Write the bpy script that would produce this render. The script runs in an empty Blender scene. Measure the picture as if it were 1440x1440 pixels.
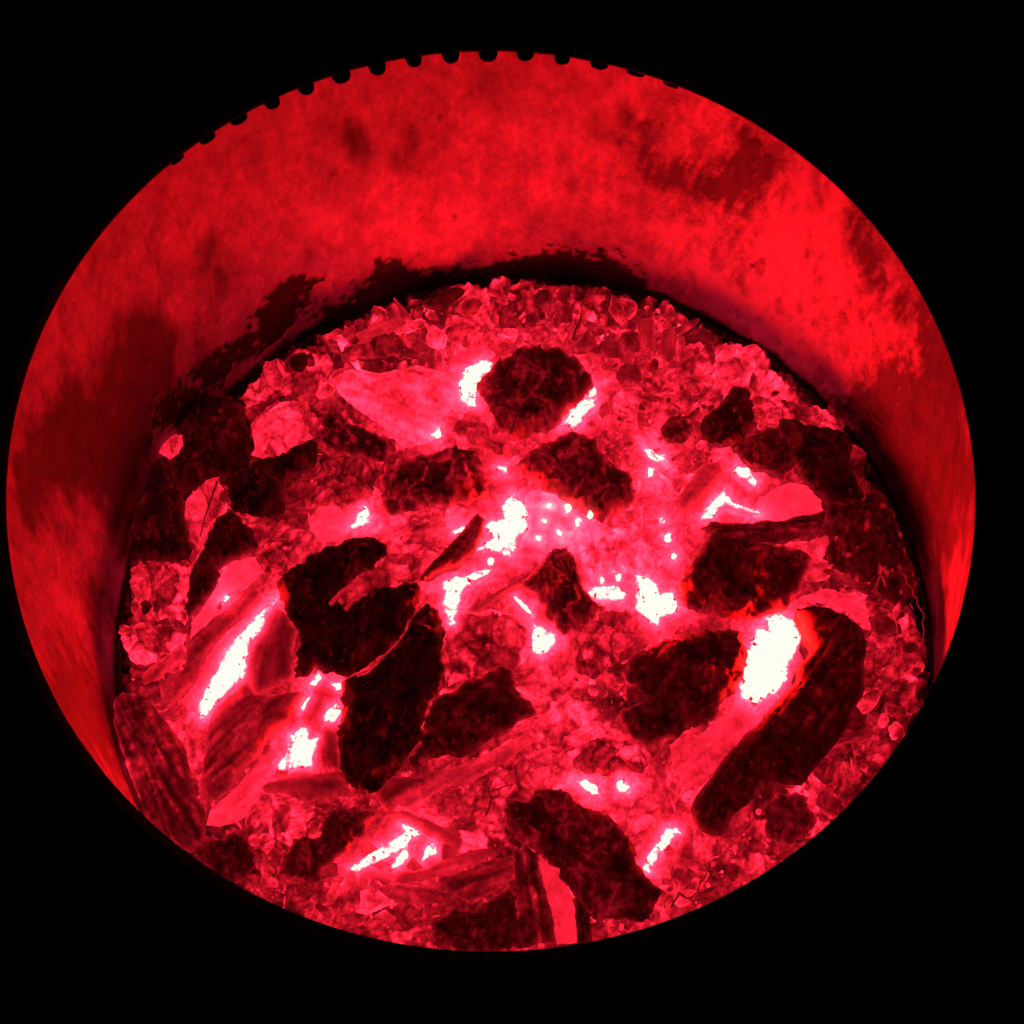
import bpy, bmesh, math, random
import numpy as np
from mathutils import Vector, noise, geometry

random.seed(7); rng = np.random.default_rng(7)
S = bpy.context.scene
COL = S.collection

# ------------------------------------------------------------------ camera, sky, exposure
TH, DIST, FPX = math.radians(21.92860), 1.72235, 3907.2
PPX, PPY = 690.0, 662.76
DEPTH, BX, RAD = 0.33657, 0.02440, 0.300       # ember bed depth below the rim, bed offset, inner radius
CAM = Vector((0, -math.sin(TH), math.cos(TH))) * DIST
FW = -CAM.normalized(); UP = Vector((0, math.cos(TH), math.sin(TH))); RT = Vector((1, 0, 0))
cd = bpy.data.cameras.new('camera'); cam = bpy.data.objects.new('camera', cd); COL.objects.link(cam)
cam.location = CAM; cam.rotation_euler = (TH, 0, 0)
cd.sensor_width = 36; cd.lens = FPX / 1440 * 36
cd.shift_x = (720 - PPX) / 1440; cd.shift_y = (PPY - 720) / 1440
cd.clip_start = 0.05; cd.clip_end = 500
S.camera = cam
W = bpy.data.worlds.new('World'); S.world = W; W.use_nodes = True
nt = W.node_tree; bg = nt.nodes['Background']; sky = nt.nodes.new('ShaderNodeTexSky')
sky.sky_type = 'NISHITA'; sky.sun_disc = False
sky.sun_elevation = math.radians(-6); sky.sun_rotation = math.radians(160)
nt.links.new(sky.outputs[0], bg.inputs[0]); bg.inputs[1].default_value = 0.0004      # night
S.view_settings.view_transform = 'Standard'; S.view_settings.look = 'None'
S.view_settings.exposure = 0.0; S.view_settings.gamma = 1.0
S.render.engine = 'CYCLES'
S.cycles.use_denoising = True
S.cycles.max_bounces = 8; S.cycles.diffuse_bounces = 6

# ------------------------------------------------------------------ helpers
def at(px, py, z):
    """photo coordinates -> the point at height z (metres above the ember bed plane)"""
    d = FW * FPX + RT * (px - PPX) - UP * (py - PPY)
    zz = z - DEPTH
    k = (zz - CAM.z) / d.z
    return CAM + d * k
FWn, UPn, RTn, CAMn = (np.array(v) for v in (FW, UP, RT, CAM))
def pix(P):
    v = np.asarray(P) - CAMn; z = v @ FWn
    return np.stack([PPX + FPX * (v @ RTn) / z, PPY - FPX * (v @ UPn) / z], -1)
def fbm(x, y, z=0.0, o=4):
    return noise.fractal(Vector((x, y, z)), 0.9, 2.0, o)
def fbmA(P, sc, seed=0.0, o=4):
    return np.array([noise.fractal(Vector((p[0] * sc + seed, p[1] * sc - seed, p[2] * sc + seed * .37)), 0.9, 2.0, o) for p in P])
def cellA(P, sc, seed=0.0):
    """distance to the nearest cell wall: 0 on a crack"""
    out = np.empty(len(P))
    for i, p in enumerate(P):
        q = Vector((p[0] * sc + seed, p[1] * sc - seed, p[2] * sc))
        q += noise.noise_vector(q * .9) * .45
        d = noise.voronoi(q)[0]
        out[i] = d[1] - d[0]
    return out
def facetA(P, sc, seed=0.0):
    """broken facets: distance to the nearest facet edge, one random value per facet, and the facet's own slope"""
    e = np.empty(len(P)); r = np.empty(len(P)); h = np.empty(len(P))
    for i, p in enumerate(P):
        q = Vector((p[0] * sc + seed, p[1] * sc - seed, p[2] * sc))
        q += noise.noise_vector(q * 1.3) * .35 + noise.noise_vector(q * 4.1) * .10
        d, c = noise.voronoi(q)
        c = c[0]; e[i] = d[1] - d[0]; k = noise.cell_vector(c * 7.31 + Vector((.5, .5, .5)))
        r[i] = k.x; h[i] = ((q.x - c.x) * (k.y - .5) + (q.y - c.y) * (k.z - .5)) * 2 / sc
    return e, r * 2 - 1, h
def grainA(P, fr, seed, lo=45, hi=240):
    """split-wood fibres that run a different way on every broken facet"""
    out = np.empty(len(P))
    for i, p in enumerate(P):
        a = fr[i] * 3.1 + .5 * noise.noise(Vector((p[0] * 25, p[1] * 25, seed)))
        c, s_ = math.cos(a), math.sin(a)
        out[i] = noise.fractal(Vector(((p[0] * c + p[1] * s_) * lo, (p[1] * c - p[0] * s_) * hi, seed)), .8, 2.0, 4)
    return out
def sstep(a, b, x):
    t = np.clip((x - a) / (b - a), 0, 1); return t * t * (3 - 2 * t)
def seg_dist(P, poly):
    P = np.asarray(P)[:, :2]; A = np.asarray(poly)[:, :2]; B = np.roll(A, -1, 0)
    best = np.full(len(P), 1e9)
    for a, b in zip(A, B):
        ab = b - a; L = ab @ ab + 1e-18
        t = np.clip(((P - a) @ ab) / L, 0, 1)
        best = np.minimum(best, np.hypot(*(P - (a + t[:, None] * ab)).T))
    return best
def inside(P, poly):
    P = np.asarray(P); A = np.asarray(poly); B = np.roll(A, -1, 0); r = np.zeros(len(P), bool)
    for a, b in zip(A, B):
        c = (a[1] > P[:, 1]) != (b[1] > P[:, 1])
        r ^= c & (P[:, 0] < (b[0] - a[0]) * (P[:, 1] - a[1]) / (b[1] - a[1] + 1e-15) + a[0])
    return r
def mesh_obj(name, V, F, mat, parent=None, loc=(0, 0, 0), smooth=True, attrs=None):
    V = np.asarray(V, float) - np.asarray(loc)
    me = bpy.data.meshes.new(name); me.from_pydata(V.tolist(), [], F)
    if smooth: me.polygons.foreach_set('use_smooth', [True] * len(me.polygons))
    for k, a in (attrs or {}).items():
        at_ = me.attributes.new(k, 'FLOAT', 'POINT'); at_.data.foreach_set('value', np.asarray(a, np.float32))
    me.materials.append(mat); me.update()
    o = bpy.data.objects.new(name, me); COL.objects.link(o)
    if parent is not None:
        o.parent = parent; o.location = Vector(loc) - parent.location
    else: o.location = loc
    return o
def tag(o, label=None, cat=None, group=None, kind=None):
    for k, v in (('label', label), ('category', cat), ('group', group), ('kind', kind)):
        if v: o[k] = v
    return o

# ------------------------------------------------------------------ materials
def new_mat(name):
    m = bpy.data.materials.new(name); m.use_nodes = True
    n = m.node_tree.nodes; l = m.node_tree.links
    return m, n, l, n['Principled BSDF']
def mth(n, l, op, a, b=None, clamp=False):
    x = n.new('ShaderNodeMath'); x.operation = op; x.use_clamp = clamp
    for i, v in enumerate((a, b)):
        if v is None: continue
        if isinstance(v, (int, float)): x.inputs[i].default_value = v
        else: l.new(v, x.inputs[i])
    return x.outputs[0]
def tex_noise(n, l, co, scale, detail=6, rough=.6, dist=0.0, w=None):
    t = n.new('ShaderNodeTexNoise'); t.inputs['Scale'].default_value = scale
    t.inputs['Detail'].default_value = detail; t.inputs['Roughness'].default_value = rough
    t.inputs['Distortion'].default_value = dist
    if w is not None:
        t.noise_dimensions = '4D'; l.new(w, t.inputs['W'])
    l.new(co, t.inputs['Vector']); return t.outputs[0]

def ember_material():
    m, n, l, b = new_mat('charcoal_ember')
    tc = n.new('ShaderNodeTexCoord'); oi = n.new('ShaderNodeObjectInfo')
    w = mth(n, l, 'MULTIPLY', oi.outputs['Random'], 40.0)
    co = tc.outputs['Object']
    g = n.new('ShaderNodeAttribute'); g.attribute_name = 'glow'
    v = n.new('ShaderNodeAttribute'); v.attribute_type = 'OBJECT'; v.attribute_name = 'vary'
    n1 = tex_noise(n, l, co, 130, 7, .62, .6, w)
    n2 = tex_noise(n, l, co, 420, 4, .6, .3, w)
    nn = mth(n, l, 'ADD', mth(n, l, 'SUBTRACT', n1, .5), mth(n, l, 'MULTIPLY', mth(n, l, 'SUBTRACT', n2, .5), .6))
    ex = mth(n, l, 'POWER', 2.0, mth(n, l, 'MULTIPLY', mth(n, l, 'MULTIPLY', nn, 6.0), v.outputs['Fac']))
    e = mth(n, l, 'MULTIPLY', g.outputs['Fac'], ex)
    # radiance of a glowing body: red first, then the other channels catch up as it gets hotter
    hot = mth(n, l, 'DIVIDE', mth(n, l, 'SUBTRACT', e, 4.0), 20.0, True)
    cc = n.new('ShaderNodeCombineColor'); cc.inputs[0].default_value = 1.0
    warm = mth(n, l, 'DIVIDE', mth(n, l, 'SUBTRACT', e, .4), 1.8, True)
    bl = mth(n, l, 'SUBTRACT', mth(n, l, 'ADD', mth(n, l, 'MULTIPLY', warm, .028), .031), mth(n, l, 'MULTIPLY', mth(n, l, 'DIVIDE', mth(n, l, 'SUBTRACT', e, 2.0), 8.0, True), .016))
    l.new(mth(n, l, 'MINIMUM', mth(n, l, 'ADD', mth(n, l, 'MULTIPLY', hot, .032), mth(n, l, 'ADD', mth(n, l, 'MULTIPLY', warm, .009), .0105)), mth(n, l, 'DIVIDE', 1.10, mth(n, l, 'ADD', e, .001))), cc.inputs[1])
    l.new(mth(n, l, 'MINIMUM', mth(n, l, 'DIVIDE', .89, mth(n, l, 'ADD', e, .001)), bl), cc.inputs[2])
    l.new(cc.outputs[0], b.inputs['Emission Color']); l.new(e, b.inputs['Emission Strength'])
    cr = n.new('ShaderNodeValToRGB'); cr.color_ramp.elements[0].position = .42; cr.color_ramp.elements[1].position = .72
    cr.color_ramp.elements[0].color = (.018, .017, .017, 1); cr.color_ramp.elements[1].color = (.19, .185, .18, 1)
    l.new(tex_noise(n, l, co, 90, 8, .65, .4, w), cr.inputs[0]); l.new(cr.outputs[0], b.inputs['Base Color'])
    b.inputs['Roughness'].default_value = .85; b.inputs['Specular IOR Level'].default_value = .25
    bp = n.new('ShaderNodeBump'); bp.inputs['Strength'].default_value = .7; bp.inputs['Distance'].default_value = .0015
    l.new(n1, bp.inputs['Height']); l.new(bp.outputs[0], b.inputs['Normal'])
    return m
def wall_material():
    m, n, l, b = new_mat('rusted_steel_wall')
    mp_ = n.new('ShaderNodeMapping'); mp_.inputs['Scale'].default_value = (1, 1, .42)
    l.new(n.new('ShaderNodeTexCoord').outputs['Object'], mp_.inputs['Vector']); co = mp_.outputs[0]
    s = n.new('ShaderNodeAttribute'); s.attribute_name = 'soot'
    f = n.new('ShaderNodeAttribute'); f.attribute_name = 'flake'
    nz = tex_noise(n, l, co, 55, 9, .66, .8)
    n2 = tex_noise(n, l, co, 260, 5, .6, .4)
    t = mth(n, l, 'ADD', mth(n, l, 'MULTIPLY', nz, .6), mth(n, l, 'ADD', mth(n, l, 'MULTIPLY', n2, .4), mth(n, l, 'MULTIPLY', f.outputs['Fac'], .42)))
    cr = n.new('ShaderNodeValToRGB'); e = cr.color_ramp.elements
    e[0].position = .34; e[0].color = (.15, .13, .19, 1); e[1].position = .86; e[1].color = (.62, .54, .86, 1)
    l.new(t, cr.inputs[0])
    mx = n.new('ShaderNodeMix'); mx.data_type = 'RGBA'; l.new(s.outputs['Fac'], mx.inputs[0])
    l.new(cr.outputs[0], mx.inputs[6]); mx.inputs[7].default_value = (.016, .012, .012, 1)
    l.new(mx.outputs[2], b.inputs['Base Color'])
    b.inputs['Roughness'].default_value = .8; b.inputs['Specular IOR Level'].default_value = .2
    bp = n.new('ShaderNodeBump'); bp.inputs['Strength'].default_value = .5; bp.inputs['Distance'].default_value = .0015
    l.new(t, bp.inputs['Height']); l.new(bp.outputs[0], b.inputs['Normal'])
    return m
def plain(name, c, sc=30, rough=.8, metal=0.0):
    m, n, l, b = new_mat(name)
    co = n.new('ShaderNodeTexCoord').outputs['Object']
    cr = n.new('ShaderNodeValToRGB'); cr.color_ramp.elements[0].position = .35; cr.color_ramp.elements[1].position = .7
    cr.color_ramp.elements[0].color = tuple(x * .6 for x in c) + (1,); cr.color_ramp.elements[1].color = tuple(min(1, x * 1.3) for x in c) + (1,)
    nz = tex_noise(n, l, co, sc, 7, .6); l.new(nz, cr.inputs[0]); l.new(cr.outputs[0], b.inputs['Base Color'])
    b.inputs['Roughness'].default_value = rough; b.inputs['Metallic'].default_value = metal
    bp = n.new('ShaderNodeBump'); bp.inputs['Strength'].default_value = .4; bp.inputs['Distance'].default_value = .002
    l.new(nz, bp.inputs['Height']); l.new(bp.outputs[0], b.inputs['Normal'])
    return m
M_EMBER = ember_material(); M_WALL = wall_material()
M_STEEL = plain('blackened_steel', (.022, .020, .019), 40, .75)
M_SOIL = plain('dark_soil', (.035, .028, .022), 6, .95)

# ------------------------------------------------------------------ ground and drum
GZ = -0.75
g = 40
gv = [(0, 0, GZ)] + [(30 * math.cos(2 * math.pi * i / g), 30 * math.sin(2 * math.pi * i / g), GZ) for i in range(g)]
tag(mesh_obj('ground', gv, [(0, 1 + i, 1 + (i + 1) % g) for i in range(g)], M_SOIL), kind='structure')

drum = bpy.data.objects.new('fire_drum', None); COL.objects.link(drum); drum.location = (0, 0, GZ)
tag(drum, 'round rusty steel fire drum with toothed rim, its inside lit red by embers', 'fire drum')

def lathe(name, prof, mat, seg=256):
    V, F = [], []
    for (r, z) in prof:
        for i in range(seg):
            a = 2 * math.pi * i / seg; V.append((r * math.cos(a), r * math.sin(a), z))
    for j in range(len(prof) - 1):
        for i in range(seg):
            k = (i + 1) % seg
            F.append((j * seg + i, j * seg + k, (j + 1) * seg + k, (j + 1) * seg + i))
    return mesh_obj(name, V, F, mat, drum, (0, 0, GZ))
# flat top ring with a thin inner edge and a rolled outer edge
prof = [(RAD, -.0022), (RAD, 0)] + [(RAD + .046 + .006 * math.sin(a), -.006 + .006 * math.cos(a)) for a in np.linspace(0, math.pi, 9)] + [(RAD + .040, -.0130), (RAD + .0362, -.0022), (RAD, -.0022)]
lathe('rim', prof, M_STEEL)
lathe('outer_shell', [(RAD + .036, -.0026), (RAD + .036, -.25), (RAD + .040, -.262), (RAD + .036, -.274), (RAD + .036, -.5), (RAD + .040, -.512), (RAD + .036, -.524), (RAD + .036, GZ + .002)], M_STEEL)

# inner wall: leans a little so the fire bed sits 24 mm off the rim's centre
NA, NZ = 900, 130
ZB = -DEPTH - .035
aa = np.linspace(0, 2 * np.pi, NA, endpoint=False)
WV = np.empty((NZ, NA, 3))
for j in range(NZ):
    t = j / (NZ - 1); z = -.0024 + t * (ZB + .0024); k = -z / DEPTH
    WV[j, :, 0] = BX * min(k, 1.1) + RAD * np.cos(aa); WV[j, :, 1] = RAD * np.sin(aa); WV[j, :, 2] = z
WV = WV.reshape(-1, 3)
nr = np.stack([np.cos(np.tile(aa, NZ)), np.sin(np.tile(aa, NZ)), np.zeros(NA * NZ)], 1)
far = nr[:, 1] > -.62                                   # the rest of the wall faces away from any likely view
f1 = np.zeros(len(WV)); f2 = np.zeros(len(WV)); f3 = np.zeros(len(WV))
idx = np.where(far)[0]
WS = WV[idx] * np.array([1, 1, .42])
f1[idx] = fbmA(WS, 14, 3.1, 5); f2[idx] = fbmA(WS, 45, 9.7, 5)
# streaks that run down the wall
f3[idx] = np.array([noise.fractal(Vector((math.atan2(p[1], p[0]) * 26, p[2] * 14, 4.2)), .8, 2.0, 5) for p in WV[idx]])
PX = pix(WV)
def blob(x, y, rx, ry=None, rot=0.0):
    ry = ry or rx; dx, dy = PX[:, 0] - x, PX[:, 1] - y
    c, s = math.cos(rot), math.sin(rot); u, v = dx * c + dy * s, -dx * s + dy * c
    return np.exp(-((u / rx) ** 2 + (v / ry) ** 2))
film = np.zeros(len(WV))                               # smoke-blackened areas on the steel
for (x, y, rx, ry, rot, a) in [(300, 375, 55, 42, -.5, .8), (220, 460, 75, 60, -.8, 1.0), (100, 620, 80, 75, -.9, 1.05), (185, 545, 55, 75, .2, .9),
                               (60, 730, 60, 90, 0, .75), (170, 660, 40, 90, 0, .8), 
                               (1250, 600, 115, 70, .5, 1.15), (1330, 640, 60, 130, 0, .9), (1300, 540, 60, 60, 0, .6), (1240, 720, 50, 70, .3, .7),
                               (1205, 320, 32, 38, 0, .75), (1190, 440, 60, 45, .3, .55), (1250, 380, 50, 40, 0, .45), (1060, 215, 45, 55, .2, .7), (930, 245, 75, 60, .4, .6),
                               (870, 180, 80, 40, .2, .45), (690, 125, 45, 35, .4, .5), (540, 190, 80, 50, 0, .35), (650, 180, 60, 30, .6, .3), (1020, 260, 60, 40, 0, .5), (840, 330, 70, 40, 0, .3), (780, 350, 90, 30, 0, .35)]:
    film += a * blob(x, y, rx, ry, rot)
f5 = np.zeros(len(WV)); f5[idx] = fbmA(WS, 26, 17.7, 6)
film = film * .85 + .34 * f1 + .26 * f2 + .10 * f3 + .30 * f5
ash = np.zeros(len(WV))  # pale patches, mainly ember light painted into the wall colour
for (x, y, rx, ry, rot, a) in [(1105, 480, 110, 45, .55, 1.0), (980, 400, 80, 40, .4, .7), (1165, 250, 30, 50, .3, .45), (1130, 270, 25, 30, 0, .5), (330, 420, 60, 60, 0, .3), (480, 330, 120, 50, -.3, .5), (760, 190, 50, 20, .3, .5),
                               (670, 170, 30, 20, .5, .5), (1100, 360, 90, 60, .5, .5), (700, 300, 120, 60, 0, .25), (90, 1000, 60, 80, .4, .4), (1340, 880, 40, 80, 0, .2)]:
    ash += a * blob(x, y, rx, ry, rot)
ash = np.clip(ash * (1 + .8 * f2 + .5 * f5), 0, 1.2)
up = np.zeros(len(WV)); iu = np.where(far & (PX[:, 0] > 700))[0]
up[iu] = np.array([noise.fractal(Vector((math.atan2(p[1], p[0]) * 60 + p[2] * 40, p[2] * 26, 2.2)), .7, 2.0, 6) for p in WV[iu]])
ur = sstep(760, 1020, PX[:, 0]) * sstep(700, 520, PX[:, 1])
film = film + ur * (.46 * up + .16)
for (x, y, rx, ry, rot, a) in [(70, 960, 70, 120, .3, .45), (110, 1050, 95, 150, .4, 1.0), (1345, 800, 50, 130, 0, .4), (1330, 930, 50, 70, 0, .45), (1340, 480, 40, 90, -.3, .35), (1290, 330, 40, 60, -.5, .3)]:  # side strips painted darker to offset the strong ember light there
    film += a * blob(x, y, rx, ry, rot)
ash = ash * .36 + ur * .5 * sstep(.16, .55, up - .25 * f2)  # painted brightness scaled down; pale scratchy streaks added at upper right
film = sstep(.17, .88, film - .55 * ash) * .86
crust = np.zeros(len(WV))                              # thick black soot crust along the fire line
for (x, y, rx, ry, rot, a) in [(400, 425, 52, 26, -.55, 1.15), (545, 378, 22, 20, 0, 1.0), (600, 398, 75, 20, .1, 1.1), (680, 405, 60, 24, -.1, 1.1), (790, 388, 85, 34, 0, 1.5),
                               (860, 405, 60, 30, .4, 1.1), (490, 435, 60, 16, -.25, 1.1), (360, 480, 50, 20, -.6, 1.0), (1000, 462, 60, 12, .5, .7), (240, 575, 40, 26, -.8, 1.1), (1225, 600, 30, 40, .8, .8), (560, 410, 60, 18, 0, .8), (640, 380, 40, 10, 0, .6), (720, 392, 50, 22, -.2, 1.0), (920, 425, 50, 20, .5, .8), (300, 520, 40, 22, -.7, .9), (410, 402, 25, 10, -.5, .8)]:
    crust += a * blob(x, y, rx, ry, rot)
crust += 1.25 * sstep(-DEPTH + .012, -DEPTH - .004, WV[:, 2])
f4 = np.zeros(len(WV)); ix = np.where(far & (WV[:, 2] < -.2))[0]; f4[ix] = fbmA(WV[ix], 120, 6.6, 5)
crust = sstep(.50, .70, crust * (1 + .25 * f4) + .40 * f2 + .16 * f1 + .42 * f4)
flake = np.clip(.5 + .9 * f3 * .5 + .5 * f2, -1, 1.5) * (0.25 + .75 * sstep(700, 1050, PX[:, 0])) + .9 * ash  # flaky tone plus the painted ember brightness
soot = np.clip(np.maximum(film, crust * .97), 0, 1)  # soot and crust together with the painted darkening of the side strips
# scale relief on the wall
WV = WV + nr * ((f2 * .0007 * (0.3 + sstep(600, 1000, PX[:, 0])) - crust * .0012 * (1 + f2)) * sstep(-.001, -.012, WV[:, 2]))[:, None]
WF = []
for j in range(NZ - 1):
    a0 = j * NA; b0 = a0 + NA
    for i in range(NA):
        k = (i + 1) % NA
        WF.append((a0 + i, b0 + i, b0 + k, a0 + k))
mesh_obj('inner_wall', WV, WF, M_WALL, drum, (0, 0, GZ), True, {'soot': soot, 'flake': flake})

# lugs of the crimped ring under the rim: they show only where the ring sits proud of the opening
for k in range(-9, 7):
    ph = math.radians(-5.05 + 4.72 * k)                 # from the far point of the rim
    p = .036 * math.cos(ph + math.radians(11.0)) - .0287
    p += .0005 * math.sin(k * 2.3)
    if p < .0008: continue
    hw = .0055 + .0005 * math.sin(k * 1.7)
    out = [(-hw * 1.12, .002), (-hw * 1.02, -p * .2)] + [(hw * math.sin(t) , -p * .2 - p * .8 * math.cos(t)) for t in np.linspace(-math.pi / 2, math.pi / 2, 11)] + [(hw * 1.02, -p * .2), (hw * 1.12, .002)]
    V = []
    for z in (-.0030, -.0044):
        for (u, v) in out:
            r = RAD + v; x, y = math.sin(ph), math.cos(ph)
            V.append((r * x + u * y, r * y - u * x, z))
    m_ = len(out)
    F = [tuple(range(m_)), tuple(range(2 * m_ - 1, m_ - 1, -1))] + [(i, i + m_, (i + 1) % m_ + m_, (i + 1) % m_) for i in range(m_)]
    mesh_obj('tooth', V, F, M_STEEL, drum, (RAD * math.sin(ph), RAD * math.cos(ph), -.005), False)
bf = [(BX + (RAD - .002) * math.cos(a), (RAD - .002) * math.sin(a), ZB + .004) for a in np.linspace(0, 2 * np.pi, 128, endpoint=False)]
mesh_obj('grate', bf, [tuple(range(128))], M_STEEL, drum, (0, 0, ZB), False)

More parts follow.
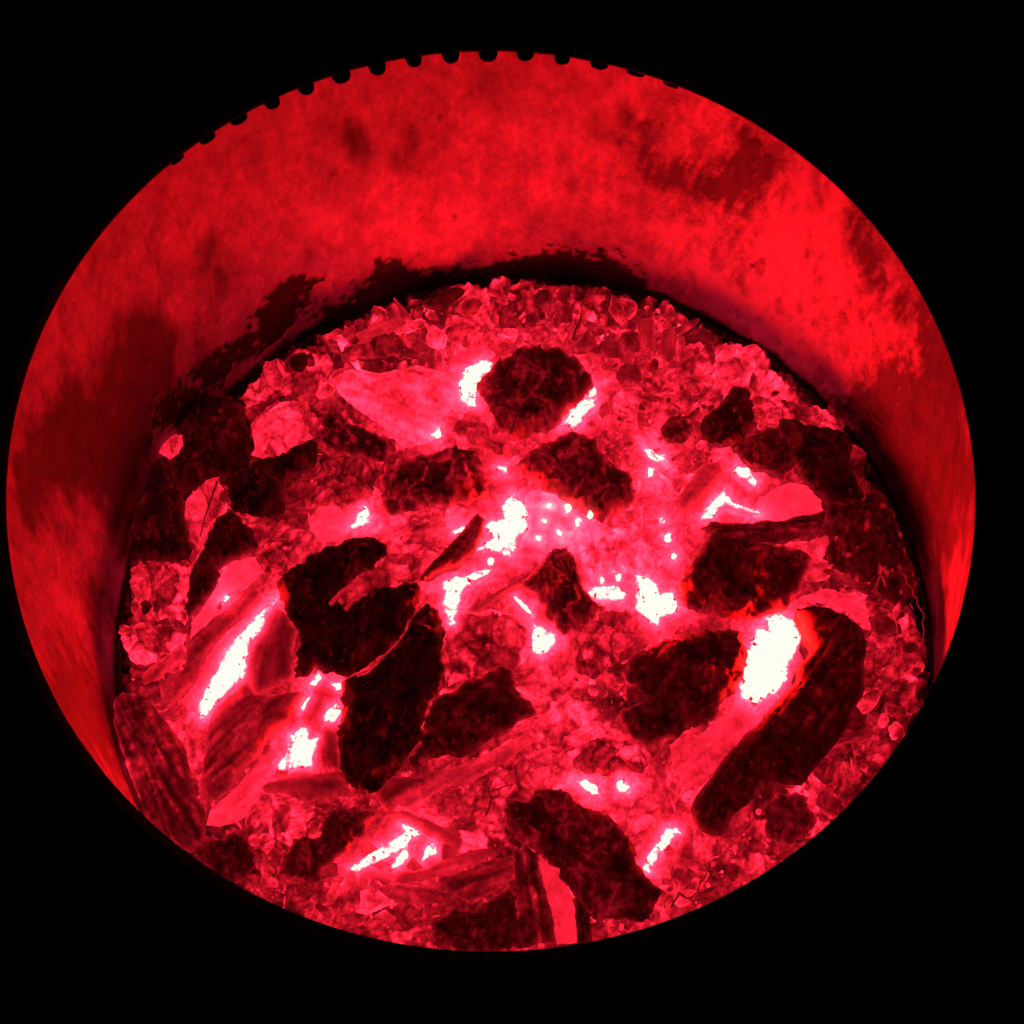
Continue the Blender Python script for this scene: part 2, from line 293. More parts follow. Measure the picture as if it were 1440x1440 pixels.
# ------------------------------------------------------------------ the coals, traced on the bed where they lie
# name, label, category, kind, height of its upper edge (mm), outline, options
D, R_, L_, P_, W_ = 'coal', 'ember', 'log', 'plate', 'white'
ITEMS = [
 # --- black coals
 ('charcoal_lump', 'round dark cracked charcoal lump at the far side between two white-hot gaps', 'charcoal', D, 44, '671,551 678,539 694,517 725,494 756,486 786,485 811,503 831,522 835,539 822,556 800,578 786,597 769,608 747,611 728,622 708,614 694,592 686,572', dict(vein=.22, rim=.5, base=.028)),
 ('charcoal_block', 'squarish dark charcoal block with upright glowing cracks, left of the centre', 'charcoal', D, 36, '533,678 539,658 556,647 606,636 644,631 678,631 681,650 683,672 686,692 664,706 628,714 606,711 572,719 547,722 536,706', dict(vein=.4, rim=.5, base=.035)),
 ('charcoal_lump', 'mottled charcoal lump with black right end, just right of the centre', 'charcoal', D, 34, '722,655 735,640 770,620 800,610 835,618 850,640 870,658 890,675 903,690 890,708 870,722 845,732 820,722 800,705 770,690 740,672', dict(vein=.25, rim=.6, base=.05, gx=(.5, -1.0))),
 ('charcoal_lump', 'small ragged charcoal lump beside the smooth glowing slab at the far left', 'charcoal', D, 30, '456,588 462,583 480,585 500,598 520,605 540,615 556,632 545,645 515,645 480,638 456,636', dict(vein=.3, rim=.3, base=.03)),
 ('charcoal_lump', 'rounded black coal near the left wall with bright pebble at its side', 'charcoal', D, 40, '250,605 262,570 285,558 325,559 344,575 352,597 358,630 350,655 330,662 300,668 275,690 255,680 240,660 240,635', dict(rim=.03, base=.02)),
 ('charcoal_lump', 'flat-topped black coal with pointed right corner, left of the small ragged lump', 'charcoal', D, 38, '349,652 372,647 397,636 419,627 438,616 447,624 444,652 424,663 402,661 400,688 400,722 380,730 352,724 327,716 313,680 322,658', dict(rim=.05, base=.008)),
 ('charcoal_lump', 'diamond shaped black coal standing over a glowing strip at the left', 'charcoal', D, 34, '322,716 341,730 358,747 361,769 330,783 308,800 297,835 269,863 262,868 265,822 277,788 294,747 308,727', dict(rim=.12, base=.012)),
 ('charcoal_lump', 'dim ashy coal against the left wall under the rounded black coal', 'charcoal', D, 26, '200,655 235,640 258,690 262,740 268,790 240,792 210,790 182,795 183,740 190,700', dict(rim=.05, base=.02)),
 ('charcoal_lump', 'largest black coal with a split notch in its top, left of centre', 'charcoal', D, 58, '388,825 402,808 436,778 463,767 502,753 524,753 544,764 544,778 530,789 502,808 486,825 470,845 490,850 524,831 552,825 586,817 591,833 586,856 574,878 561,900 536,922 513,942 483,953 455,950 444,939 433,953 416,956 413,944 422,906 422,889 405,869 399,847', dict(rim=.04, base=.006)),
 ('charcoal_lump', 'tall black coal leaning below the largest split coal', 'charcoal', D, 50, '483,955 513,946 536,926 561,904 575,882 588,860 600,850 612,858 624,872 625,905 624,939 619,967 602,989 597,1017 590,1042 574,1066 561,1083 542,1103 525,1114 500,1111 488,1098 477,1070 474,1030 478,1000 482,972', dict(rim=.05, base=.006)),
 ('charcoal_stick', 'thin dark pointed charcoal stick reaching from the largest coal toward the centre', 'charcoal', L_, 56, '672,722 683,731 677,750 669,772 647,792 624,803 608,811 597,819 588,819 608,792 624,775 647,750 661,731', dict(rim=.15, base=.07)),
 ('charcoal_lump', 'wedge of black coal with a glowing left flank, below the red bark flake', 'charcoal', D, 44, '609,985 640,970 664,957 683,945 708,933 724,950 728,972 749,992 752,1006 727,1019 694,1039 674,1056 647,1064 622,1064 597,1070 588,1085 575,1075 590,1050 597,1020', dict(rim=.25, base=.02)),
 ('charcoal_lump', 'small pitted charcoal lump at the very centre of the fire', 'charcoal', D, 34, '733,817 753,806 775,775 797,764 806,781 814,800 817,819 828,836 844,850 853,856 839,864 819,886 806,892 786,892 769,869 756,844 742,828', dict(vein=.3, rim=.6, base=.03)),
 ('charcoal_lump', 'grooved coal with torn lower end, left of the big white-hot patch', 'charcoal', D, 40, '878,942 892,922 922,906 956,892 997,883 1039,881 1050,906 1045,940 1035,975 1020,985 1008,1010 989,1028 972,1022 950,1042 908,1053 883,1031 869,1003 894,994 908,981 885,960', dict(rim=.3, base=.03, gx=(.62, .78))),
 ('charcoal_lump', 'dark coal with glowing lower edge under the flat slab at the right', 'charcoal', D, 40, '955,820 970,790 985,765 1000,748 1040,752 1080,765 1115,775 1140,790 1130,815 1128,835 1110,850 1085,865 1055,870 1020,865 985,860 960,850', dict(rim=.5, base=.03, gx=(1, .1))),
 ('charcoal_slab', 'flat dim slab of charcoal below the white-hot loop at the right', 'charcoal', L_, 44, '985,742 1000,733 1050,736 1100,733 1160,720 1158,740 1140,752 1100,762 1050,765 1010,757', dict(rim=.08, base=.07)),
 ('charcoal_log', 'long smooth black charcoal log beside the big white-hot patch at lower right', 'charcoal', L_, 54, '1122,850 1141,847 1172,853 1191,864 1211,883 1219,903 1216,928 1216,950 1216,972 1205,994 1194,1014 1186,1036 1169,1056 1152,1075 1136,1094 1127,1108 1108,1106 1086,1100 1069,1111 1049,1133 1030,1147 1024,1164 1013,1178 991,1172 974,1153 972,1136 986,1111 1008,1083 1027,1056 1047,1036 1074,1011 1102,978 1122,956 1124,936 1145,912 1138,890', dict(rim=.12, base=.009)),
 ('charcoal_lump', 'pointed black coal peak near the far right wall', 'charcoal', D, 42, '988,585 1005,572 1017,560 1033,542 1053,543 1060,567 1060,592 1050,620 1025,628 1000,625 985,605', dict(rim=.08, base=.014)),
 ('charcoal_lump', 'dim middling coal between the pointed peak and the broad right coal', 'charcoal', D, 38, '1028,628 1055,612 1085,600 1110,605 1120,630 1115,660 1090,668 1070,660 1045,648', dict(rim=.08, base=.035)),
 ('charcoal_lump', 'broad black coal leaning on the right wall', 'charcoal', D, 44, '1095,592 1115,588 1150,598 1194,605 1203,620 1195,650 1206,672 1215,700 1185,715 1165,705 1140,680 1118,660 1112,630', dict(rim=.05, base=.012)),
 ('charcoal_lump', 'dull coal with a few glowing spots below the broad one at the right wall', 'charcoal', D, 32, '1165,712 1200,700 1230,690 1255,720 1275,770 1290,820 1260,850 1225,818 1180,802 1160,782 1170,750', dict(rim=.06, base=.022, spots=.5)),
 ('charcoal_log', 'ridged charred log lying slantwise at the bottom centre', 'charcoal', D, 50, '708,1142 717,1128 744,1128 756,1111 789,1108 822,1133 856,1147 878,1169 894,1189 892,1206 908,1233 931,1253 922,1272 914,1292 881,1294 833,1289 817,1267 797,1244 767,1206 733,1186 717,1164', dict(vein=.16, rim=.12, base=.03, gx=(.75, -.66))),
 ('charcoal_stick', 'dark upright stick with glowing right side at the bottom edge', 'charcoal', L_, 38, '722,1195 740,1186 755,1200 760,1230 770,1265 780,1300 778,1326 735,1334 730,1290 725,1240', dict(rim=.1, base=.06)),
 ('charcoal_stick', 'short black stick right of the glowing plate at the bottom edge', 'charcoal', L_, 36, '810,1255 818,1268 830,1290 833,1326 812,1330', dict(rim=.08, base=.02)),
 ('charcoal_lump', 'dark broad coal cut by the bottom rim left of the upright stick', 'charcoal', D, 30, '605,1300 640,1278 665,1282 690,1262 720,1248 728,1290 735,1334 660,1342 610,1328', dict(rim=.1, base=.03)),
 ('charcoal_lump', 'dim rough coal below the tall black coal at lower left', 'charcoal', D, 32, '449,1178 463,1142 497,1131 530,1140 515,1167 486,1200 460,1217 444,1242 391,1233 397,1211 413,1180', dict(rim=.3, base=.045)),
 ('charcoal_lump', 'small dark coal with notched top at the lower left rim', 'charcoal', D, 30, '275,1200 297,1172 315,1180 330,1167 352,1189 358,1206 355,1228 340,1244 310,1236 290,1222', dict(rim=.15, base=.03)),
 ('charred_log', 'brown charred log with glowing grooves in the lower left corner', 'charred wood', L_, 34, '160,985 172,973 202,978 216,992 238,1020 258,1050 266,1081 277,1120 290,1148 288,1178 268,1200 240,1185 205,1152 190,1110 172,1060 160,1020', dict(rim=.35, base=.13, gx=(.45, -.9))),
 ('charcoal_block', 'brownish half-burnt block below the long smooth log', 'charcoal', D, 30, '1075,1138 1095,1112 1125,1117 1150,1147 1132,1178 1095,1192 1075,1170', dict(rim=.3, base=.09)),
 ('charcoal_chip', 'little dark chip at the foot of the broad black coal by the right wall', 'charcoal', D, 30, '1165,570 1185,548 1200,560 1196,585 1178,590', dict(rim=.1, base=.015)),
 # --- red burning wood
 ('bark_flake', 'curled red-hot bark flake above the wedge of black coal', 'ember', R_, 40, '627,880 645,865 670,860 690,855 712,860 740,880 745,920 725,945 700,935 660,955 630,968 624,940', dict(heat=.55, vary=1.2, gx=(.9, .45))),
 ('burning_stick', 'dull red stick along the left of the long white-hot gap', 'burning wood', L_, 32, '224,964 261,939 263,903 297,873 324,853 347,834 361,826 366,837 358,851 324,881 302,906 280,937 269,964 252,987 230,992', dict(heat=.30, rim=.3, vary=.8, gx=(.7, .7))),
 ('burning_stick', 'bright pink strip along the left lip of the long white-hot gap', 'burning wood', L_, 26, '366,846 390,838 366,858 341,888 322,910 311,929 305,946 291,968 282,986 278,1004 262,1000 262,980 272,962 284,938 304,906 326,882', dict(heat=1.4, vary=.4)),
 ('burning_slab', 'deep red slab between the long white-hot gap and the largest coal', 'burning wood', L_, 38, '374,867 386,850 402,864 419,887 411,914 413,953 397,962 374,976 358,976 347,951 349,923 366,889', dict(heat=.17, rim=.5, vary=.6, gx=(.2, 1))),
 ('burning_log', 'dark red log with bright streaks below the long white-hot gap', 'burning wood', L_, 36, '297,1000 324,976 347,956 358,976 380,976 422,970 430,976 408,1014 380,1031 363,1064 341,1087 324,1112 308,1128 294,1128 280,1109 286,1087 291,1050 294,1020', dict(heat=.20, rim=.3, vary=1.3, gx=(.7, .7))),
 ('burning_stick', 'smooth bright red bar under the dark red streaked log', 'burning wood', L_, 24, '297,1137 324,1114 366,1070 391,1081 374,1106 361,1126 341,1153 308,1162 288,1160', dict(heat=1.2, vary=.35)),
 ('burning_stick', 'short red stick crossing the white-hot pockets left of the tall black coal', 'burning wood', L_, 34, '422,1012 436,976 452,956 474,968 472,987 458,1003 447,1026 436,1037 430,1020', dict(heat=.26, rim=.5, vary=.6)),
 ('burning_splinter', 'flat pointed red splinter left of the foot of the tall black coal', 'burning wood', L_, 30, '369,1106 397,1092 422,1084 438,1087 474,1087 499,1120 463,1123 430,1128 394,1114 374,1113', dict(heat=.26, rim=.3, vary=.8)),
 ('burning_block', 'red upright block squeezed against the left side of the tall black coal', 'burning wood', L_, 30, '441,1078 447,1044 455,1022 474,1014 477,1060 482,1086', dict(heat=.3, rim=.5, vary=.9)),
 ('ember_flake', 'bright upright ember flake by the left wall, upper one of three', 'ember', R_, 24, '184,800 205,785 230,783 224,810 207,840 196,868 185,862', dict(heat=.8)),
 ('ember_flake', 'broad bright ember flake with forked foot, right of the upper flake at the left wall', 'ember', R_, 28, '232,795 262,788 268,830 260,878 240,866 222,872 213,850 225,820', dict(heat=.9)),
 ('ember_flake', 'lowest bright crumbly ember flake by the left wall', 'ember', R_, 22, '170,880 195,872 215,878 240,880 258,885 255,908 235,918 205,938 185,932 173,905', dict(heat=.8)),
 ('burning_stick', 'short rounded red twig just below the crumbly left flakes', 'burning wood', L_, 26, '200,948 240,917 255,905 259,917 245,937 215,958 200,962', dict(heat=.6)),
 ('ember_flake', 'leaf shaped bright ember with a dark crack, beside the diamond shaped coal', 'ember', R_, 34, '286,672 305,674 315,688 313,710 297,736 288,758 277,772 269,755 261,724 262,702', dict(heat=.8, vary=.5, seam='306,676 296,705 288,730 282,756')),
 ('burning_stick', 'thin bright strip on the left edge of the diamond shaped coal', 'burning wood', L_, 30, '266,808 280,774 294,747 311,719 320,708 313,722 302,746 287,776 276,808', dict(heat=.9)),
 ('glowing_slab', 'bright pink strip under the diamond shaped coal', 'ember', P_, 24, '297,841 324,788 358,780 369,802 352,816 324,833 302,855 284,890 268,905 270,880', dict(heat=1.5, vary=.4)),
 ('ember_shell', 'grooved scallop-like ember left of the largest coal', 'ember', R_, 30, '366,780 374,766 402,758 411,763 411,786 388,805 369,808', dict(heat=.5, vary=1.4, gx=(.8, .5))),
 ('ember_pebble', 'single bright ember pebble resting by the left wall', 'ember', R_, 50, '222,627 241,613 256,613 258,627 252,638 236,644 224,638', dict(heat=.85, vary=.5)),
 ('glowing_lump', 'smooth pink glowing lump above the largest coal', 'ember', P_, 30, '433,730 449,713 472,711 488,724 491,747 472,761 449,761 436,744', dict(heat=1.25, vary=.35)),
 ('ember_lump', 'bright cloudy ember lump near the far left wall', 'ember', R_, 32, '336,558 361,536 372,511 394,505 408,524 397,538 380,552 361,563 347,572', dict(heat=.7)),
 ('ember_lump', 'broad bright ember right of the rounded black coal', 'ember', R_, 28, '347,597 391,563 433,563 446,613 408,630 374,647 352,638', dict(heat=1.0, vary=.7)),
 ('glowing_slab', 'large smooth pink glowing slab left of the round cracked lump', 'ember', P_, 28, '467,536 492,519 533,525 589,511 622,517 644,533 647,564 622,589 617,614 606,622 567,633 558,622 533,597 506,581 478,558', dict(heat=1.5, vary=1.1, gx=(.9, -.35))),
 ('ember_lump', 'knobbly bright ember between the smooth pink slab and the round cracked lump', 'ember', R_, 34, '622,614 628,589 650,578 672,581 694,592 692,611 717,622 717,642 686,631 661,622 639,631 622,631', dict(heat=.75, vary=.8)),
 ('glowing_slab', 'pink sparkling ember slab with white specks, right of the central white-hot patch', 'ember', P_, 18, '738,700 760,688 790,700 815,725 840,735 860,740 835,765 800,770 770,775 745,765 728,775 740,745', dict(heat=3.0, vary=1.1)),
 ('burning_slab', 'smooth red slab leaning left of the white-hot loop', 'burning wood', L_, 36, '947,706 958,692 986,656 1011,650 1019,667 1008,683 991,714 961,725', dict(heat=.5, rim=.5, vary=.35)),
 ('glowing_slab', 'bright pointed ember slab right of the white-hot loop', 'ember', P_, 32, '1067,703 1083,692 1111,678 1133,683 1156,700 1158,717 1139,725 1111,731 1081,739 1056,728 1064,717', dict(heat=1.3, vary=.4)),
 ('ember_flake', 'bright ember wedge below the flat dim slab at the right', 'ember', R_, 30, '1089,769 1125,761 1167,753 1167,767 1156,789 1131,788 1106,777', dict(heat=.9, vary=.4)),
 ('glowing_slab', 'bright arched ember bank above the long smooth log', 'ember', P_, 24, '1100,858 1128,838 1165,828 1205,838 1222,860 1225,885 1205,868 1185,852 1150,842 1125,850', dict(heat=1.1, vary=.5)),
 ('glowing_slab', 'broad pink ember sheet between the grooved coal and the long smooth log', 'ember', P_, 24, '985,1035 1010,1008 1035,985 1065,998 1098,975 1070,1010 1045,1034 1025,1055 1005,1082 985,1108 962,1110 945,1080 940,1050 970,1030', dict(heat=1.0, vary=.7)),
 ('glowing_slab', 'smooth bright plate standing between two dark sticks at the bottom edge', 'ember', P_, 26, '757,1200 775,1215 797,1245 808,1275 813,1326 783,1330 775,1290 765,1250', dict(heat=.95, vary=.25)),
 ('burning_stick', 'straight red stick crossing above the slanted white-hot streaks', 'burning wood', L_, 30, '544,1147 567,1139 617,1161 650,1181 644,1192 606,1178 572,1158', dict(heat=.45, vary=.4)),
 ('ember_chip', 'small dark red chip near the spidery twig', 'ember', R_, 28, '614,1117 628,1106 650,1108 653,1131 628,1139 614,1133', dict(heat=.22, rim=.4, vary=.6)),
 ('burning_splinter', 'narrow dark red wedge at the foot of the tall black coal', 'burning wood', L_, 30, '525,1117 550,1092 600,1094 606,1086 628,1083 569,1122 547,1142 536,1133', dict(heat=.2, rim=.4, vary=.6)),
 ('burning_log', 'long smooth red ridge running under the wedge of black coal', 'burning wood', L_, 24, '560,1128 600,1098 640,1080 690,1058 735,1035 752,1040 720,1068 680,1090 655,1104 628,1106 600,1120 575,1135', dict(heat=.75, vary=.5)),
 ('burning_stick', 'short banded red stick right of the white-hot streak at the bottom', 'burning wood', L_, 30, '944,1231 958,1189 967,1161 975,1167 975,1194 967,1222 956,1238', dict(heat=.35, vary=1.0, gx=(1, -.3))),
 ('ember_lump', 'red crumbly ember between the central lump and the grooved coal', 'ember', R_, 28, '800,905 830,880 850,862 880,858 900,875 895,900 870,925 835,955 812,945', dict(heat=.5, vary=1.2)),
 ('ember_lump', 'dim mottled ember under the small ragged lump', 'ember', R_, 26, '450,645 480,642 520,648 540,650 530,675 522,700 495,710 470,705 440,708 445,675', dict(heat=.4, vary=1.3)),
 ('ember_lump', 'mottled red ember above the small dark coal at the lower left rim', 'ember', R_, 24, '358,1195 390,1178 420,1160 445,1150 450,1170 415,1185 395,1208 388,1228 362,1225', dict(heat=.5, vary=1.2)),
 ('ember_lump', 'pitted red ember lump in front of the little white-hot eye', 'ember', R_, 20, '815,1052 850,1035 890,1045 915,1062 905,1085 880,1085 855,1092 825,1090 806,1075', dict(heat=.65, vary=1.1)),
 ('ember_lump', 'broad red ember below the little white-hot eye', 'ember', R_, 18, '845,1118 880,1122 915,1118 935,1140 925,1165 912,1185 896,1180 880,1160 860,1143', dict(heat=.95, vary=.6)),
 ('burning_stick', 'red-black short stick lying under the slanted white-hot streaks', 'burning wood', L_, 28, '530,1250 560,1240 600,1245 625,1255 622,1268 590,1272 555,1270', dict(heat=.3, vary=1.0)),
 ('burning_stick', 'dark splintered stick left of the bottom upright stick', 'burning wood', L_, 34, '615,1235 650,1225 690,1210 722,1205 725,1235 700,1252 665,1272 640,1262', dict(heat=.15, rim=.3, vary=1.3)),
 ('burning_splinter', 'red plank-like splinter under the straight red stick', 'burning wood', L_, 26, '540,1230 600,1222 650,1200 690,1192 700,1200 650,1222 600,1238 560,1242', dict(heat=.45, vary=.6)),
 ('ember_flake', 'dark-hearted ember ring right of the far crumbs', 'ember', R_, 26, '928,600 945,585 968,588 975,605 962,622 938,622', dict(heat=.3, vary=1.3)),
 ('burning_stick', 'upright red stub by the far wall, left one of a pair', 'burning wood', L_, 40, '898,452 910,446 920,452 922,480 915,495 900,492', dict(heat=.4, vary=.7)),
 ('burning_stick', 'upright red stub by the far wall, right one of a pair', 'burning wood', L_, 40, '932,465 945,460 952,470 950,500 940,508 928,495', dict(heat=.4, vary=.7)),
 ('ember_chip', 'blocky red ember standing right of the pair of upright stubs', 'ember', R_, 34, '955,490 985,482 1008,490 1006,520 985,530 960,520', dict(heat=.45, vary=.9)),
 ('ember_chip', 'dark speckled chip behind the smooth pink slab', 'ember', R_, 30, '495,500 520,480 553,468 570,485 590,498 580,505 545,500 515,507', dict(heat=.06, rim=.3, vary=1.2)),
 ('burning_stick', 'pale flat stick end behind the dark speckled chip', 'burning wood', L_, 30, '500,470 530,458 560,445 570,455 545,470 512,484', dict(heat=.6, vary=.6)),
 ('ember_lump', 'red ember ledge between the pointed peak and the wall', 'ember', R_, 24, '1060,560 1100,562 1150,570 1190,590 1185,602 1140,595 1110,588 1080,598 1062,590', dict(heat=.6, vary=.9)),
 ('burning_stick', 'thin red stick pointing from the centre coal up to the left', 'burning wood', L_, 28, '655,858 690,836 728,815 745,806 742,820 712,832 690,845 668,858', dict(heat=.45, vary=.7)),
 # --- white-hot places
 ('white_hot_ember', 'white-hot ember left of the round cracked lump', 'ember', W_, 22, '647,539 656,519 678,506 692,511 692,519 672,550 669,564 672,572 658,572 649,561', {}),
 ('white_hot_ember', 'tiny white-hot ember at the right tip of the smooth pink slab', 'ember', W_, 36, '606,611 618,602 620,612 613,616', {}),
 ('white_hot_ember', 'white-hot ember right of the round cracked lump', 'ember', W_, 26, '836,544 838,558 836,572 824,583 813,600 805,606 798,597 788,600 799,583 802,572 822,558 833,542', {}),
 ('white_hot_ember', 'ragged white-hot ember in the very centre above the pink sparkling slab', 'ember', W_, 26, '672,772 681,761 694,756 683,739 692,731 711,731 706,711 719,692 736,703 742,725 739,747 725,758 725,772 717,786 706,778 694,775', {}),
 ('white_hot_ember', 'white-hot ember between the tall black coal and the red bark flake', 'ember', W_, 42, '624,850 624,819 641,808 661,814 663,822 649,833 644,856 641,878 633,881', {}),
 ('white_hot_ember', 'pale white-hot ember under the pitted central lump', 'ember', W_, 26, '750,878 761,881 781,892 781,906 769,917 761,922 750,917', dict(heat=14)),
 ('white_hot_ember', 'low white-hot ember right of the pitted central lump', 'ember', W_, 24, '828,833 839,825 867,825 881,839 872,847 853,844 839,844', dict(heat=16)),
 ('white_hot_ember', 'star-edged white-hot ember left of the dark coal at the right', 'ember', W_, 30, '894,808 911,811 925,822 928,836 944,833 958,856 942,864 928,872 922,881 908,869 894,856 897,833', {}),
 ('white_hot_ember', 'looping white-hot streak above the flat dim slab at the right', 'ember', W_, 42, '988,731 994,717 1005,700 1019,689 1024,697 1030,707 1044,714 1058,719 1069,724 1061,726 1041,715 1024,710 1011,717 1002,731', {}),
 ('white_hot_ember', 'small white-hot ember on top of the looping streak', 'ember', W_, 42, '1033,664 1038,657 1052,658 1065,675 1061,683 1049,675', {}),
 ('white_hot_ember', 'forked little white-hot ember among the red crumbs right of the mottled lump', 'ember', W_, 30, '908,631 916,631 924,639 936,639 934,647 924,650 913,642', dict(heat=30)),
 ('white_hot_ember', 'tiny white-hot ember just under the forked one', 'ember', W_, 30, '911,656 920,659 917,669 912,671', dict(heat=30)),
 ('white_hot_ember', 'big oval white-hot ember left of the long smooth log', 'ember', W_, 30, '1069,878 1080,864 1099,861 1113,869 1124,881 1124,897 1116,917 1106,939 1105,956 1094,972 1077,983 1061,994 1041,983 1044,956 1047,925 1055,903', {}),
 ('white_hot_ember', 'little round white-hot eye in the red ember at the bottom', 'ember', W_, 26, '867,1106 872,1093 883,1096 889,1107 881,1115 869,1115', {}),
 ('white_hot_ember', 'crumbly small white-hot ember left of the round eye', 'ember', W_, 30, '811,1099 825,1096 839,1106 842,1117 833,1117', dict(heat=30)),
 ('white_hot_ember', 'slanted white-hot streak right of the ridged charred log', 'ember', W_, 28, '903,1222 914,1200 928,1181 936,1164 950,1164 958,1172 947,1178 936,1192 925,1206 914,1228', dict(heat=22)),
 ('white_hot_ember', 'longest slanted white-hot streak left of the straight red stick', 'ember', W_, 26, '494,1222 519,1203 550,1183 567,1172 564,1158 578,1164 589,1172 575,1181 569,1192 533,1211 503,1226', {}),
 ('white_hot_ember', 'middle short white-hot streak under the straight red stick', 'ember', W_, 26, '550,1222 561,1203 572,1186 574,1206 561,1219', dict(heat=24)),
 ('white_hot_ember', 'right short white-hot streak under the straight red stick', 'ember', W_, 26, '592,1214 600,1192 611,1183 614,1200 600,1206', dict(heat=24)),
 ('white_hot_ember', 'long white-hot gap between the red logs at the left', 'ember', W_, 30, '391,838 386,848 374,867 366,887 349,906 347,923 344,948 324,970 308,984 297,1003 286,1012 280,1003 281,984 291,967 305,945 311,928 322,909 341,887 366,856', {}),
 ('white_hot_ember', 'white-hot pocket above the flat pointed splinter at lower left', 'ember', W_, 26, '408,1034 424,1023 433,1026 434,1039 447,1037 441,1056 438,1078 416,1082 394,1081 391,1076 404,1059', {}),
 ('white_hot_ember', 'white-hot pocket against the left edge of the tall black coal', 'ember', W_, 30, '455,1009 463,992 474,987 479,1000 469,1017 458,1016', {}),
 ('white_hot_ember', 'small white-hot chip at the upper left of the short crossing stick', 'ember', W_, 36, '436,962 448,945 454,953 444,964', {}),
 ('white_hot_ember', 'small white-hot chip at the top of the short crossing stick', 'ember', W_, 36, '463,962 479,960 480,969 473,970', {}),
 ('white_hot_ember', 'thin white-hot sliver along the short crossing stick', 'ember', W_, 36, '424,996 430,985 437,976 437,981 431,990 426,999', {}),
 ('white_hot_ember', 'triangular white-hot ember right of the smooth pink lump', 'ember', W_, 32, '494,741 502,722 512,709 519,722 520,736 499,744', {}),
 ('white_hot_ember', 'small white-hot spot on the pink strip under the diamond shaped coal', 'ember', W_, 30, '311,845 317,838 322,840 317,846', {}),
 ('white_hot_ember', 'thin white-hot strip above the red bark flake', 'ember', W_, 32, '655,812 672,804 690,801 686,807 668,816', dict(heat=12)),
 ('white_hot_ember', 'thin white-hot edge left of the pitted central lump', 'ember', W_, 28, '724,838 734,845 744,858 748,866 738,858 728,846', dict(heat=16)),
 ('white_hot_ember', 'small glowing white patch below the charcoal block, left of the ragged centre', 'ember', W_, 32, '637,747 650,740 659,739 652,746 640,751', dict(heat=12)),
 ('white_hot_ember', 'small pale white spot right of the charcoal block', 'ember', W_, 26, '700,656 712,656 712,666 704,664', dict(heat=12)),
]
def P2(s): return np.array([[float(q) for q in p.split(',')] for p in s.split()])
for (x, y, r) in [(798, 714, 6), (813, 733, 5), (772, 711, 4), (786, 748, 5), (764, 733, 4), (830, 724, 4), (931, 733, 4), (940, 756, 6), (948, 783, 5), (870, 812, 5), (846, 816, 4), (690, 790, 5), (757, 757, 4)]:
    a = [(x + r * (.6 + .6 * rng.uniform()) * math.cos(t), y + 1.3 * r * (.6 + .6 * rng.uniform()) * math.sin(t)) for t in np.linspace(0, 5.6, 7)]
    ITEMS.append(('white_hot_spark', 'tiny white-hot spark among the pink embers around the ragged white-hot centre', 'spark', W_, 36, ' '.join('%.1f,%.1f' % q for q in a), dict(heat=9, group='white-hot sparks in the middle of the fire')))
for i, it in enumerate(ITEMS): ITEMS[i] = it[:5] + (P2(it[5]), it[6])
WHITE_C = []
for it in ITEMS:
    if it[3] == W_:
        p = it[5]; WHITE_C.append((p.mean(0), math.sqrt(abs(np.sum(p[:, 0] * np.roll(p[:, 1], -1) - np.roll(p[:, 0], -1) * p[:, 1])) / 2), p))

# heat of the bed itself, by place (log2 over a base)
SPOTS = [(880, 770, 75, 1.6), (790, 745, 55, 1.7), (930, 760, 40, 1.0), (940, 690, 60, .6), (820, 1030, 90, .6), (780, 980, 50, 1.0), (640, 1080, 80, .3), (860, 1130, 70, .6), (330, 1130, 80, .5), (420, 1130, 50, .5),
         (1210, 845, 50, .3), (960, 1090, 60, .8), (200, 720, 70, -2.6), (1170, 660, 90, -2.2), (1245, 770, 50, -1.5), (310, 1215, 60, -1.2), (460, 1230, 60, -.8), (660, 1300, 60, -1.2), (300, 560, 60, -1.8), (620, 425, 60, -.5),
         (1265, 1010, 50, -.6), (1220, 1090, 60, -.6), (1000, 590, 80, -.2), (950, 480, 90, .8), (1110, 560, 60, 1.2), (1030, 510, 60, .9), (430, 690, 60, -.8), (500, 650, 60, -.6), (1270, 930, 40, -.4)]
def field(px):
    px = np.asarray(px); r = np.zeros(len(px))
    for (x, y, s, a) in SPOTS:
        r += a * np.exp(-((px[:, 0] - x) ** 2 + (px[:, 1] - y) ** 2) / (s * s))
    return r
def near_white(px, reach=16.0):  # closeness to white-hot outlines; paints their bloom into the glow nearby
    px = np.asarray(px); d = np.full(len(px), 1e9)
    for c, rad, poly in WHITE_C:
        m = np.hypot(px[:, 0] - c[0], px[:, 1] - c[1]) < rad * 2 + 90
        if m.any(): d[m] = np.minimum(d[m], np.where(inside(px[m], poly), 0, seg_dist(px[m], poly)))
    return np.exp(-d / reach), d

# ------------------------------------------------------------------ ember bed
def bed_edge(P):                                       # distance to the wall
    return RAD - np.hypot(P[:, 0] - BX, P[:, 1])
NB = 330
gx = np.linspace(BX - .297, BX + .297, NB); gy = np.linspace(-.297, .297, NB)
GX, GY = np.meshgrid(gx, gy); BP = np.stack([GX.ravel(), GY.ravel(), np.zeros(NB * NB)], 1)
ok = np.hypot(BP[:, 0] - BX, BP[:, 1]) < .2965
h1 = fbmA(BP, 22, 1.3, 4); h2 = fbmA(BP, 90, 5.1, 4)
ed = bed_edge(BP)
fe, fr, fh = facetA(BP, 46, 4.4); fe2, fr2, fh2 = facetA(BP, 150, 1.4)
gb = grainA(BP, fr, 3.3)
bz = .004 + .0022 * gb + .008 * sstep(.045, .015, ed) + .007 * h1 + .003 * h2 + .45 * fh + .45 * fh2 + .0025 * fr + .0025 * np.abs(fbmA(BP, 210, 2.2, 3)) - .018 * sstep(.020, .003, ed + .008 * h2)
